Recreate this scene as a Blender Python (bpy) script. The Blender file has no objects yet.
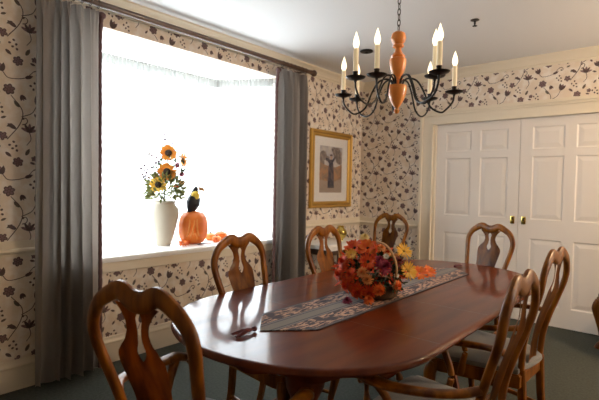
import bpy, bmesh, math, random
from mathutils import Vector, Matrix, noise
R_ = math.radians
PI = math.pi
scn = bpy.context.scene
col = scn.collection

# ------------------------------------------------------------------ camera
cam_d = bpy.data.cameras.new('camera'); cam = bpy.data.objects.new('camera', cam_d); col.objects.link(cam)
cam_d.sensor_width = 36.0; cam_d.lens = 26.98
rt = Vector((0.75697599, 0.65314598, 0.01968962)); up = Vector((-0.03476085, 0.0101607, 0.99934401)); fw = Vector((-0.65251746, 0.75716385, -0.03039532))
m = Matrix((rt, up, -fw)).transposed().to_4x4(); m.translation = Vector((3.2452, 0, 1.35))
cam.matrix_world = m
cam_d.dof.use_dof = True; cam_d.dof.focus_distance = 2.35; cam_d.dof.aperture_fstop = 3.5
cam_d.clip_start = 0.05
scn.camera = cam

# ------------------------------------------------------------------ world + light
w = bpy.data.worlds.new('sky'); scn.world = w; w.use_nodes = True
w.node_tree.nodes['Background'].inputs[0].default_value = (0.84, 0.93, 1.0, 1)
w.node_tree.nodes['Background'].inputs[1].default_value = 9

def area(name, loc, rot, sx, sy, power, color, portal=False):
    l = bpy.data.lights.new(name, 'AREA'); l.shape = 'RECTANGLE'; l.size = sx; l.size_y = sy; l.energy = power; l.color = color
    o = bpy.data.objects.new(name, l); o.location = loc; o.rotation_euler = rot; col.objects.link(o)
    if portal: l.cycles.is_portal = True
    return o
# portals just outside the panes of the bay and of the added fill window (they only guide the daylight)
area('bay_portal', (-0.72, 2.33, 1.64), (0, R_(-90), 0), 1.7, 1.6, 1, (1, 1, 1), True)
area('bay_portal', (-0.38, 3.36, 1.64), (0, R_(-90), R_(-60)), 1.7, 0.65, 1, (1, 1, 1), True)
area('bay_portal', (-0.38, 1.30, 1.64), (0, R_(-90), R_(60)), 1.7, 0.65, 1, (1, 1, 1), True)
area('fill_window_portal', (5.52, 4.2, 1.65), (0, R_(90), 0), 1.3, 1.0, 1, (1, 1, 1), True)
# warm lamp of the room, out of frame on the right
lp = bpy.data.lights.new('room_lamp', 'POINT'); lp.energy = 85; lp.color = (1, .68, .38); lp.shadow_soft_size = .15
lo = bpy.data.objects.new('room_lamp', lp); lo.location = (4.3, 3.9, 2.2); col.objects.link(lo)

scn.view_settings.view_transform = 'Standard'; scn.view_settings.look = 'None'
scn.view_settings.gamma = 1; scn.view_settings.use_curve_mapping = False
scn.view_settings.exposure = 0.15

# ------------------------------------------------------------------ materials
def mat(name, color, rough=.6, metal=0, spec=.5, coat=0, coat_rough=.1, bump=None, var=None, sheen=0, emit=None, estr=0, trans=0, sss=0):
    m = bpy.data.materials.new(name); m.use_nodes = True; nt = m.node_tree; b = nt.nodes['Principled BSDF']
    b.inputs['Base Color'].default_value = (*color, 1); b.inputs['Roughness'].default_value = rough; b.inputs['Metallic'].default_value = metal
    b.inputs['Specular IOR Level'].default_value = spec; b.inputs['Coat Weight'].default_value = coat; b.inputs['Coat Roughness'].default_value = coat_rough
    b.inputs['Sheen Weight'].default_value = sheen; b.inputs['Transmission Weight'].default_value = trans
    if sss: b.inputs['Subsurface Weight'].default_value = sss; b.inputs['Subsurface Scale'].default_value = .02
    if emit: b.inputs['Emission Color'].default_value = (*emit, 1); b.inputs['Emission Strength'].default_value = estr
    tc = nt.nodes.new('ShaderNodeTexCoord')
    if var:   # (second colour, scale xyz, detail, lo, hi)
        c2, sc, lo_, hi_ = var
        mp = nt.nodes.new('ShaderNodeMapping'); mp.inputs['Scale'].default_value = sc
        n = nt.nodes.new('ShaderNodeTexNoise'); n.inputs['Scale'].default_value = 1; n.inputs['Detail'].default_value = 5
        r = nt.nodes.new('ShaderNodeValToRGB'); r.color_ramp.elements[0].position = lo_; r.color_ramp.elements[1].position = hi_
        r.color_ramp.elements[0].color = (*color, 1); r.color_ramp.elements[1].color = (*c2, 1)
        L = nt.links.new; L(tc.outputs['Object'], mp.inputs[0]); L(mp.outputs[0], n.inputs['Vector']); L(n.outputs['Fac'], r.inputs[0]); L(r.outputs[0], b.inputs['Base Color'])
    if bump:
        sc, st = bump
        mp = nt.nodes.new('ShaderNodeMapping'); mp.inputs['Scale'].default_value = sc if isinstance(sc, tuple) else (sc,) * 3
        n = nt.nodes.new('ShaderNodeTexNoise'); n.inputs['Scale'].default_value = 1; n.inputs['Detail'].default_value = 4
        bp = nt.nodes.new('ShaderNodeBump'); bp.inputs['Strength'].default_value = st; bp.inputs['Distance'].default_value = .005
        L = nt.links.new; L(tc.outputs['Object'], mp.inputs[0]); L(mp.outputs[0], n.inputs['Vector']); L(n.outputs['Fac'], bp.inputs['Height']); L(bp.outputs[0], b.inputs['Normal'])
    return m

M = {}
M['paper'] = mat('wallpaper_ground', (.80, .68, .55), .75, var=((.88, .80, .71), (14, 14, 14), .45, .62))
M['motif_dark'] = mat('wallpaper_dark_print', (.125, .082, .076), .75)
M['motif_mauve'] = mat('wallpaper_mauve_print', (.24, .145, .15), .75)
M['motif_leaf'] = mat('wallpaper_leaf_print', (.14, .115, .09), .75)
M['trim'] = mat('cream_trim_paint', (.82, .73, .58), .45)
M['plain'] = mat('plain_cream_wall', (.70, .62, .50), .8)
M['door'] = mat('off_white_door_paint', (.83, .77, .71), .42, bump=(8, .03))
M['ceiling'] = mat('ceiling_paint', (.80, .79, .78), .8)
M['carpet'] = mat('grey_green_carpet', (.066, .072, .062), .95, spec=.1, var=((.092, .10, .086), (60, 60, 60), .35, .65), bump=(220, .6))
M['white'] = mat('white_sill_paint', (.9, .9, .88), .35)
M['chair'] = mat('amber_brown_chair_wood', (.105, .028, .002), .36, spec=.22, coat=.13, coat_rough=.14, var=((.35, .118, .007), (22, 22, 3.5), .35, .7))
M['table'] = mat('red_brown_mahogany', (.080, .012, .003), .4, spec=.05, coat=.62, coat_rough=.085, var=((.15, .028, .005), (16, 2.2, 16), .3, .72))
M['table'].node_tree.nodes['Principled BSDF'].inputs['Coat IOR'].default_value = 1.5
M['table_dark'] = mat('dark_leaf_seam', (.03, .008, .004), .4)
M['seat'] = mat('grey_seat_fabric', (.20, .20, .20), .9, sheen=.3, bump=(300, .3))
M['drape'] = mat('grey_drape_fabric', (.40, .365, .335), .85, sheen=.25, var=((.47, .43, .395), (3, 3, .6), .35, .65), bump=(400, .12))
M['fringe'] = mat('plum_fringe', (.15, .085, .085), .9, bump=(150, .8))
M['rod'] = mat('dark_brown_rod', (.09, .045, .026), .35, coat=.4)
M['iron'] = mat('black_iron', (.018, .016, .015), .42, metal=.4, spec=.5)
M['brass_old'] = mat('old_brass_candle_cup', (.14, .09, .04), .45, metal=.8)
M['chain'] = mat('grey_iron_chain', (.10, .09, .08), .4, metal=.8)
M['orange_wood'] = mat('orange_turned_wood', (.92, .27, .045), .3, coat=.5, coat_rough=.12, var=((.95, .40, .10), (14, 14, 6), .35, .7))
M['candle'] = mat('ivory_candle_sleeve', (.85, .76, .58), .5, emit=(1, .75, .42), estr=.28)
M['flame'] = mat('lit_flame_bulb', (1, .9, .7), .3, emit=(1, .80, .50), estr=2.2)
M['gold'] = mat('gilt_frame', (.62, .37, .085), .38, metal=.65, bump=(90, .4))
M['gold_dark'] = mat('antique_gilt_groove', (.38, .21, .05), .5, metal=.4)
M['mat_board'] = mat('white_mat_board', (.82, .80, .78), .7)
M['brass'] = mat('polished_brass', (.80, .60, .16), .2, metal=1)
M['brass_hole'] = mat('shadowed_brass_cup', (.09, .06, .02), .4, metal=.7)
M['ceramic'] = mat('cream_ceramic', (.48, .42, .33), .6, coat=.1)
M['pumpkin'] = mat('orange_ceramic_pumpkin', (.74, .15, .008), .5, coat=.1, var=((.82, .22, .02), (9, 9, 9), .4, .7))
M['pumpkin_pale'] = mat('pale_orange_carving', (.78, .27, .05), .5)
M['stem'] = mat('green_stem', (.05, .10, .025), .7)
M['leaf'] = mat('dark_green_leaf', (.035, .07, .018), .6)
M['leaf_olive'] = mat('olive_leaf', (.16, .17, .04), .65)
M['twig'] = mat('dark_twig', (.05, .025, .02), .8)
M['berry'] = mat('dark_berry', (.06, .018, .03), .4)
M['feather'] = mat('black_feathers', (.008, .010, .016), .5, bump=(90, .6))
M['beak'] = mat('tan_beak', (.38, .17, .05), .5)
M['chest'] = mat('yellow_chest_patch', (.80, .55, .06), .7)
M['glass'] = None
def cloth_translucent(name, color, through, clear):
    m = bpy.data.materials.new(name); m.use_nodes = True; nt = m.node_tree; nt.nodes.clear()
    o = nt.nodes.new('ShaderNodeOutputMaterial'); d = nt.nodes.new('ShaderNodeBsdfDiffuse'); t = nt.nodes.new('ShaderNodeBsdfTranslucent'); p = nt.nodes.new('ShaderNodeBsdfTransparent')
    d.inputs[0].default_value = (*color, 1); t.inputs[0].default_value = (*color, 1)
    a = nt.nodes.new('ShaderNodeMixShader'); a.inputs[0].default_value = through; b = nt.nodes.new('ShaderNodeMixShader'); b.inputs[0].default_value = clear
    L = nt.links.new; L(d.outputs[0], a.inputs[1]); L(t.outputs[0], a.inputs[2]); L(a.outputs[0], b.inputs[1]); L(p.outputs[0], b.inputs[2]); L(b.outputs[0], o.inputs[0])
    return m
M['sheer'] = cloth_translucent('white_sheer_fabric', (.95, .95, .93), .7, .5)
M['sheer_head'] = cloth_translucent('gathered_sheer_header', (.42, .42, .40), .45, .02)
def glass_mat():
    m = bpy.data.materials.new('window_glass'); m.use_nodes = True; nt = m.node_tree; nt.nodes.clear()
    o = nt.nodes.new('ShaderNodeOutputMaterial'); g = nt.nodes.new('ShaderNodeBsdfGlossy'); g.inputs['Roughness'].default_value = .02
    p = nt.nodes.new('ShaderNodeBsdfTransparent'); x = nt.nodes.new('ShaderNodeMixShader'); x.inputs[0].default_value = .06
    L = nt.links.new; L(p.outputs[0], x.inputs[1]); L(g.outputs[0], x.inputs[2]); L(x.outputs[0], o.inputs[0]); return m
M['glass'] = glass_mat()
def picglass_mat():
    m = bpy.data.materials.new('picture_glass'); m.use_nodes = True; nt = m.node_tree; nt.nodes.clear()
    o = nt.nodes.new('ShaderNodeOutputMaterial'); g = nt.nodes.new('ShaderNodeBsdfGlossy'); g.inputs['Roughness'].default_value = .05
    p = nt.nodes.new('ShaderNodeBsdfTransparent'); x = nt.nodes.new('ShaderNodeMixShader'); x.inputs[0].default_value = .05
    L = nt.links.new; L(p.outputs[0], x.inputs[1]); L(g.outputs[0], x.inputs[2]); L(x.outputs[0], o.inputs[0]); return m
M['picglass'] = picglass_mat()

def runner_mat():
    m = bpy.data.materials.new('woven_leaf_runner'); m.use_nodes = True; nt = m.node_tree; b = nt.nodes['Principled BSDF']; L = nt.links.new
    b.inputs['Roughness'].default_value = .9
    N = nt.nodes.new
    tc = N('ShaderNodeTexCoord'); sp = N('ShaderNodeSeparateXYZ'); L(tc.outputs['Object'], sp.inputs[0])
    ab = N('ShaderNodeMath'); ab.operation = 'ABSOLUTE'; L(sp.outputs['X'], ab.inputs[0])
    ramp = N('ShaderNodeValToRGB'); ramp.color_ramp.interpolation = 'CONSTANT'; e = ramp.color_ramp.elements
    # |x| stripes: centre band, leaf band, dark border
    sc = N('ShaderNodeMath'); sc.operation = 'DIVIDE'; sc.inputs[1].default_value = .165; L(ab.outputs[0], sc.inputs[0]); L(sc.outputs[0], ramp.inputs[0])
    e[0].position = 0; e[0].color = (.20, .18, .16, 1); e[1].position = .16; e[1].color = (.06, .058, .075, 1)
    for p_, c_ in ((.20, (.20, .18, .175, 1)), (.27, (.06, .05, .06, 1)), (.90, (.13, .11, .11, 1)), (.95, (.045, .03, .035, 1))):
        q = e.new(p_); q.color = c_
    mp = N('ShaderNodeMapping'); mp.inputs['Rotation'].default_value = (0, 0, R_(38)); mp.inputs['Scale'].default_value = (95, 22, 1); L(tc.outputs['Object'], mp.inputs[0])
    n1 = N('ShaderNodeTexNoise'); n1.inputs['Scale'].default_value = 1; n1.inputs['Detail'].default_value = 2; L(mp.outputs[0], n1.inputs['Vector'])
    r1 = N('ShaderNodeValToRGB'); r1.color_ramp.elements[0].position = .47; r1.color_ramp.elements[1].position = .53; L(n1.outputs['Fac'], r1.inputs[0])
    mp2 = N('ShaderNodeMapping'); mp2.inputs['Scale'].default_value = (13, 9, 1); L(tc.outputs['Object'], mp2.inputs[0])
    n2 = N('ShaderNodeTexNoise'); n2.inputs['Scale'].default_value = 1; n2.inputs['Detail'].default_value = 1; L(mp2.outputs[0], n2.inputs['Vector'])
    r2 = N('ShaderNodeValToRGB'); r2.color_ramp.elements[0].position = .36; r2.color_ramp.elements[1].position = .44; L(n2.outputs['Fac'], r2.inputs[0])
    mu = N('ShaderNodeMath'); mu.operation = 'MULTIPLY'; L(r1.outputs[0], mu.inputs[0]); L(r2.outputs[0], mu.inputs[1])
    band = N('ShaderNodeValToRGB'); band.color_ramp.interpolation = 'CONSTANT'; be = band.color_ramp.elements
    be[0].position = 0; be[0].color = (0, 0, 0, 1); be[1].position = .30; be[1].color = (1, 1, 1, 1); q = be.new(.88); q.color = (0, 0, 0, 1); L(sc.outputs[0], band.inputs[0])
    mu2 = N('ShaderNodeMath'); mu2.operation = 'MULTIPLY'; L(mu.outputs[0], mu2.inputs[0]); L(band.outputs[0], mu2.inputs[1])
    mx = N('ShaderNodeMixRGB'); mx.inputs[2].default_value = (.50, .30, .21, 1); L(mu2.outputs[0], mx.inputs[0]); L(ramp.outputs[0], mx.inputs[1]); L(mx.outputs[0], b.inputs['Base Color'])
    return m
M['runner'] = runner_mat()

# ------------------------------------------------------------------ helpers
def tag(o, label=None, cat=None, group=None, kind=None):
    if label: o['label'] = label
    if cat: o['category'] = cat
    if group: o['group'] = group
    if kind: o['kind'] = kind
    return o
def thing(name, label, cat, loc=(0, 0, 0), rz=0, group=None):
    o = bpy.data.objects.new(name, None); col.objects.link(o); o.location = loc; o.rotation_euler = (0, 0, rz); o.empty_display_size = .05
    return tag(o, label, cat, group)
def obj(name, bm, mats, parent=None, smooth=True, loc=None):
    bmesh.ops.recalc_face_normals(bm, faces=bm.faces)
    me = bpy.data.meshes.new(name); bm.to_mesh(me); bm.free()
    for mm in (mats if isinstance(mats, (list, tuple)) else [mats]): me.materials.append(mm)
    if smooth:
        for p in me.polygons: p.use_smooth = True
        try: me.set_sharp_from_angle(angle=R_(38))
        except Exception: pass
    o = bpy.data.objects.new(name, me); col.objects.link(o); o.parent = parent
    if loc: o.location = loc
    return o
def struct(name, bm, mats, parent=None, smooth=False):
    o = obj(name, bm, mats, parent, smooth)
    if parent is None: o['kind'] = 'structure'
    return o
def dup(root, loc, rz, label, group=None, scale=None):
    r = root.copy(); col.objects.link(r); r.location = loc; r.rotation_euler = (0, 0, rz); r['label'] = label
    if group: r['group'] = group
    if scale: r.scale = scale
    for ch in list(root.children):
        c = ch.copy(); col.objects.link(c); c.parent = r
        for g in list(ch.children):
            d = g.copy(); col.objects.link(d); d.parent = c
    return r
def box(bm, x0, y0, z0, x1, y1, z1, mi=0, bev=0):
    vs = [bm.verts.new((x, y, z)) for x in (x0, x1) for y in (y0, y1) for z in (z0, z1)]
    fs = [bm.faces.new([vs[i] for i in f]) for f in ((0, 1, 3, 2), (4, 6, 7, 5), (0, 4, 5, 1), (2, 3, 7, 6), (0, 2, 6, 4), (1, 5, 7, 3))]
    for f in fs: f.material_index = mi
    if bev:
        es = list({e for f in fs for e in f.edges}); bmesh.ops.bevel(bm, geom=es, offset=bev, segments=2, profile=.5, affect='EDGES', material=-1)
    return bm
def lathe(bm, prof, seg=24, c=(0, 0, 0), mi=0, mod=None):
    rings = []
    for r, z in prof:
        if r < 1e-5: rings.append([bm.verts.new((c[0], c[1], c[2] + z))])
        else: rings.append([bm.verts.new((c[0] + r * (mod(a, z) if mod else 1) * math.cos(a), c[1] + r * (mod(a, z) if mod else 1) * math.sin(a), c[2] + z)) for a in [2 * PI * i / seg for i in range(seg)]])
    for A, B in zip(rings, rings[1:]):
        for i in range(seg):
            j = (i + 1) % seg
            if len(A) == 1 and len(B) == 1: continue
            if len(A) == 1: f = bm.faces.new((A[0], B[i], B[j]))
            elif len(B) == 1: f = bm.faces.new((A[i], A[j], B[0]))
            else: f = bm.faces.new((A[i], A[j], B[j], B[i]))
            f.material_index = mi
    return bm
def catmull(pts, n=4):
    P = [Vector(p) for p in pts]; out = []
    for i in range(len(P) - 1):
        a = P[i - 1] if i else P[0] * 2 - P[1]; b, c = P[i], P[i + 1]; d = P[i + 2] if i + 2 < len(P) else P[-1] * 2 - P[-2]
        for k in range(n):
            t = k / n; out.append(.5 * ((2 * b) + (c - a) * t + (2 * a - 5 * b + 4 * c - d) * t * t + (-a + 3 * b - 3 * c + d) * t ** 3))
    out.append(P[-1]); return out
def sweep(bm, pts, ra, rb=None, ref=(0, 0, 1), seg=8, power=2.0, n=4, mi=0, closed=False):
    """section half-sizes ra (along ref-perp side) and rb (along ref); lists are interpolated; power>2 squares the section"""
    k = len(pts); L = catmull(pts, n) if n > 1 else [Vector(p) for p in pts]
    def val(r, i):
        if not isinstance(r, (list, tuple)): return r
        t = i / (len(L) - 1) * (len(r) - 1); a = int(min(t, len(r) - 2)) if len(r) > 1 else 0; f = t - a
        return r[a] * (1 - f) + r[min(a + 1, len(r) - 1)] * f
    rb = ra if rb is None else rb; ref = Vector(ref); rings = []
    for i, p in enumerate(L):
        t = (L[min(i + 1, len(L) - 1)] - L[max(i - 1, 0)]); 
        if t.length < 1e-9: t = Vector((0, 0, 1))
        t.normalize(); s = t.cross(ref)
        if s.length < 1e-3: s = t.cross(Vector((1, 0.01, 0)))
        s.normalize(); u = s.cross(t).normalized(); a, b = val(ra, i), val(rb, i); ring = []
        for q in range(seg):
            an = 2 * PI * (q + .5) / seg; cx, cy = math.cos(an), math.sin(an)
            e = 2 / power; cx = math.copysign(abs(cx) ** e, cx); cy = math.copysign(abs(cy) ** e, cy)
            ring.append(bm.verts.new(p + s * (a * cx) + u * (b * cy)))
        rings.append(ring)
    for A, B in zip(rings, rings[1:]):
        for q in range(seg):
            f = bm.faces.new((A[q], A[(q + 1) % seg], B[(q + 1) % seg], B[q])); f.material_index = mi
    f = bm.faces.new(rings[0][::-1]); f.material_index = mi; f = bm.faces.new(rings[-1]); f.material_index = mi
    return bm
def ball(bm, c, r, seg=10, rings=6, sc=(1, 1, 1), mi=0):
    g = bmesh.ops.create_uvsphere(bm, u_segments=seg, v_segments=rings, radius=r)
    for v in g['verts']:
        v.co = Vector((v.co.x * sc[0] + c[0], v.co.y * sc[1] + c[1], v.co.z * sc[2] + c[2]))
        for f in v.link_faces: f.material_index = mi
    return bm
def prism(bm, pts, z0, z1, mi=0):
    a = [bm.verts.new((x, y, z0)) for x, y in pts]; b = [bm.verts.new((x, y, z1)) for x, y in pts]; n = len(pts)
    bm.faces.new(a[::-1]).material_index = mi; bm.faces.new(b).material_index = mi
    for i in range(n): bm.faces.new((a[i], a[(i + 1) % n], b[(i + 1) % n], b[i])).material_index = mi
    return bm
def xform(bm, mtx, verts=None): bmesh.ops.transform(bm, matrix=mtx, verts=verts or bm.verts); return bm
NB = bmesh.new

# ------------------------------------------------------------------ the room
XR, YF, YB, H = 5.4, -1.8, 4.98, 2.69
BY0, BY1, BX, BA0, BA1 = 1.21, 3.45, -.62, 1.56, 3.10     # bay plan
SZ, TZ = .797, 2.478                                     # sill and soffit heights
struct('floor', box(NB(), -.15, YF - .15, -.1, XR + .15, YB + .15, 0), M['carpet'])
struct('ceiling', box(NB(), -.15, YF - .15, H, XR + .15, YB + .15, H + .1), M['ceiling'])

# wallpaper tile: list of (polygon, material index), tile size TW x TH
TW, TH = .50, .64
def tile_motifs():
    rnd = random.Random(11); out = []
    def ribbon(pts, w0, w1, mi):
        P = catmull([(a, b, 0) for a, b in pts], 5); n = len(P); Lf, Rt = [], []
        for i, p in enumerate(P):
            t = (P[min(i + 1, n - 1)] - P[max(i - 1, 0)]); t.normalize(); s = Vector((-t.y, t.x, 0)); w_ = w0 + (w1 - w0) * i / (n - 1)
            Lf.append(p + s * w_); Rt.append(p - s * w_)
        for i in range(n - 1): out.append(([tuple(q.xy) for q in (Lf[i], Lf[i + 1], Rt[i + 1], Rt[i])], mi))
    def blob(cx, cy, rx, ry, ang, mi, n=8, pt=0):
        q = []
        for i in range(n):
            a = 2 * PI * i / n; x = rx * math.cos(a); y = ry * math.sin(a) * (1 - pt * max(0, math.cos(a)) ** 2)
            q.append((cx + x * math.cos(ang) - y * math.sin(ang), cy + x * math.sin(ang) + y * math.cos(ang)))
        out.append((q, mi))
    def leaf(cx, cy, l, ang, mi=0): blob(cx + l / 2 * math.cos(ang), cy + l / 2 * math.sin(ang), l / 2, l * .23, ang, mi, 10, .8)
    def flower(cx, cy, r, ang, petals=6):
        for k in range(petals):
            a = ang + 2 * PI * k / petals; blob(cx + r * .56 * math.cos(a), cy + r * .56 * math.sin(a), r * .42, r * .36, a, 0, 8); blob(cx + r * .50 * math.cos(a), cy + r * .50 * math.sin(a), r * .27, r * .20, a, 3, 6)
        blob(cx, cy, r * .22, r * .22, 0, 1)
    def flat_flower(cx, cy, r, ang):      # seen from the side: wide fan
        for k in range(5):
            a = ang + (k - 2) * .62; blob(cx + r * .5 * math.cos(a), cy + r * .5 * math.sin(a), r * .55, r * .2, a, (k + 1) % 2, 8, .3)
        blob(cx, cy, r * .4, r * .16, ang + PI / 2, 0)
    def tulip(cx, cy, l, ang):
        for d in (-.42, 0, .42): leaf(cx, cy, l, ang + d, 0 if d else 1)
    def curl(x, y, r, a0, s):
        P = [(x + r * (1 - .16 * k) * math.cos(a0 + s * k * .75) - r * math.cos(a0), y + r * (1 - .16 * k) * math.sin(a0 + s * k * .75) - r * math.sin(a0)) for k in range(6)]
        ribbon(P, .0032, .002, 0); blob(P[-1][0], P[-1][1], .008, .008, 0, 0, 6)
    def buds(x, y):
        for dx, dy in ((0, 0), (.020, .017), (-.017, .021), (.006, .042), (.024, -.012)): blob(x + dx, y + dy, .009, .0075, rnd.random() * 3, 0, 6)
    # two trailing vines in each repeat
    for X, ph in ((.11, 0.), (.36, .32)):
        y = lambda t: (ph + t) 
        ribbon([(X - .05, y(0)), (X + .02, y(.10)), (X + .035, y(.19)), (X - .03, y(.28))], .0030, .0025, 0)
        ribbon([(X + .03, y(.15)), (X + .09, y(.18)), (X + .12, y(.235))], .0028, .0022, 0)
        flower(X - .04, y(.315), .037, .3); curl(X + .035, y(.10), .034, -1.8, 1.0)
        tulip(X + .12, y(.235), .062, 1.2); flower(X - .075, y(.02), .030, .9, 5)
        leaf(X + .00, y(.07), .058, 2.6); leaf(X + .02, y(.21), .052, 2.3, 2); leaf(X - .02, y(.10), .04, -2.6, 2)
        flat_flower(X + .075, y(.06), .050, 1.5); ribbon([(X + .075, y(.06)), (X + .085, y(.01)), (X + .06, y(-.03))], .0026, .002, 0)
        buds(X + .10, y(.335)); buds(X - .10, y(.18)); leaf(X + .05, y(.40), .052, .4); tulip(X - .075, y(.42), .055, 1.9)
        ribbon([(X - .075, y(.42)), (X - .04, y(.385)), (X + .05, y(.40)), (X + .10, y(.45))], .0028, .002, 0)
        curl(X + .10, y(.45), .026, 2.5, -1.1); flower(X + .01, y(.50), .033, 1.4); leaf(X + .055, y(.545), .05, 1.1, 2)
        leaf(X - .06, y(.56), .045, -.7); leaf(X + .125, y(.15), .036, 2.2, 0); leaf(X - .085, y(.13), .034, .4, 2); tulip(X + .03, y(.29), .040, -1.2); leaf(X + .08, y(.50), .034, -.3); flower(X + .105, y(.525), .020, .2, 5); leaf(X - .09, y(.37), .036, 2.8); leaf(X + .12, y(.30), .03, -1.9); leaf(X - .11, y(.27), .035, .9, 0); buds(X - .02, y(.585))
    # wrap into the tile
    return [([(a, b) for a, b in poly], mi) for poly, mi in out]
TILE = tile_motifs()
def paper(bm, O, U, N, u0, u1, z0, z1, holes=(), off=(0, 0)):
    """print the repeat on the wall plane through O, u along U, facing N"""
    O, U, N = Vector(O), Vector(U), Vector(N)
    bands = [(z0, z1)]
    for i in range(int(math.floor((u0 - off[0]) / TW)) - 1, int(math.ceil((u1 - off[0]) / TW)) + 1):
        for j in range(-2, int(math.ceil((z1 - off[1]) / TH)) + 1):
            for poly, mi in TILE:
                ps = [(a + off[0] + i * TW, b + off[1] + j * TH) for a, b in poly]
                if any(a < u0 or a > u1 or b < z0 or b > z1 for a, b in ps): continue
                if any(h[0] < a < h[1] and h[2] < b < h[3] for a, b in ps for h in holes): continue
                lift = (.0009, .0006, .0006, .0012)[mi]
                f = bm.faces.new([bm.verts.new(O + U * a + N * lift + Vector((0, 0, b))) for a, b in ps]); f.material_index = (1, 2, 3, 2)[mi]
PM = [M['paper'], M['motif_dark'], M['motif_mauve'], M['motif_leaf']]
bm = NB()   # window wall, with the bay opening
box(bm, -.15, YF, 0, 0, BY0, H); box(bm, -.15, BY1, 0, 0, YB + .15, H); box(bm, -.15, BY0, 0, 0, BY1, SZ - .04); box(bm, -.15, BY0, TZ, 0, BY1, H)
paper(bm, (0, 0, 0), (0, 1, 0), (1, 0, 0), -.3, YB, .19, H, holes=((BY0 - .0, BY1 + .0, .70, TZ), (-.3, YB, .875, .96), (3.95, 4.73, 1.12, 2.0)), off=(.88, .33))
struct('wall_left', bm, PM)
bm = NB(); box(bm, -.15, YB, 0, .90, YB + .15, H); box(bm, .90, YB, 2.14, 2.96, YB + .15, H); box(bm, 2.96, YB, 0, XR + .15, YB + .15, H)
box(bm, .9, YB + .12, 0, 2.96, YB + .15, 2.14)
paper(bm, (0, YB, 0), (1, 0, 0), (0, -1, 0), 0, 3.9, .19, H, holes=((.84, 3.03, -1, 2.25), (0, XR, .875, .96)), off=(.05, .18))
struct('wall_back', bm, PM)
bm = NB(); box(bm, XR, YF, 0, XR + .15, 3.7, H); box(bm, XR, 4.7, 0, XR + .15, YB, H); box(bm, XR, 3.7, 0, XR + .15, 4.7, 1.0); box(bm, XR, 3.7, 2.3, XR + .15, 4.7, H)
struct('wall_right', bm, M['plain'])
struct('wall_front', box(NB(), -.15, YF - .15, 0, XR + .15, YF, H), M['plain'])

# crown moulding, chair rail, baseboards (profiles run along each wall)
def moulding(name, prof, axis, a0, a1, wall):
    """prof: (distance from the wall, z) outline"""
    bm = NB(); s = []
    for a in (a0, a1):
        s.append([bm.verts.new((wall + d, a, z) if axis == 'y' else (a, wall - d, z)) for d, z in prof])
    n = len(prof)
    for i in range(n): bm.faces.new((s[0][i], s[0][(i + 1) % n], s[1][(i + 1) % n], s[1][i]))
    bm.faces.new(s[0]); bm.faces.new(s[1][::-1]); return struct(name, bm, M['trim'])
crown = [(0, H), (.085, H), (.085, H - .014), (.07, H - .026), (.055, H - .036), (.035, H - .06), (.028, H - .075), (.012, H - .082), (.012, H - .10), (0, H - .10)]
rail = [(0, .965), (.012, .965), (.014, .918), (.030, .912), (.034, .900), (.026, .888), (.014, .882), (.012, .865), (0, .865)]
base = [(0, 0), (.016, 0), (.016, .145), (.021, .150), (.021, .160), (.012, .178), (.008, .196), (0, .196)]
moulding('trim_1', crown, 'y', YF, YB, 0); moulding('trim_2', crown, 'x', .0, XR, YB)
moulding('trim_3', rail, 'y', YF, BY0 - .02, 0); moulding('trim_4', rail, 'y', BY1 + .02, YB, 0); moulding('trim_5', rail, 'x', .0, .84, YB)
moulding('baseboard_left', base, 'y', YF, YB, 0); moulding('baseboard_back', base, 'x', .0, .84, YB)

# bay: its walls, ceiling, windows with glass, and sill
plan = [(0, BY0), (BX, BA0), (BX, BA1), (0, BY1)]
bm = NB(); o_ = [(-.0, BY0 - .02), (BX - .12, BA0 - .06), (BX - .12, BA1 + .06), (-.0, BY1 + .02)]
prism(bm, [(p[0] - (.15 if i in (0, 3) else 0), p[1]) for i, p in enumerate(o_)], TZ, TZ + .12); struct('ceiling_bay', bm, M['white'])
prism(bm := NB(), [(-.15, BY0 - .02), (BX - .12, BA0 - .06), (BX - .12, BA1 + .06), (-.15, BY1 + .02)], 0, SZ - .041); struct('wall_bay', bm, M['plain'])
bm = NB(); prism(bm, [(.035, BY0 - .03), (.035, BY1 + .03), (.0, BY1 + .03), (.0, BY1), (BX - .1, BA1 + .04), (BX - .1, BA0 - .04), (0, BY0), (0, BY0 - .03)], SZ - .04, SZ)
bmesh.ops.bevel(bm, geom=[e for e in bm.edges if all(v.co.x > .03 for v in e.verts)], offset=.008, segments=2, affect='EDGES')
struct('trim_6', bm, M['white'])
struct('trim_7', box(NB(), .0, BY0 - .01, SZ - .115, .020, BY1 + .01, SZ - .041, bev=.004), M['trim'])   # apron under the sill
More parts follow.
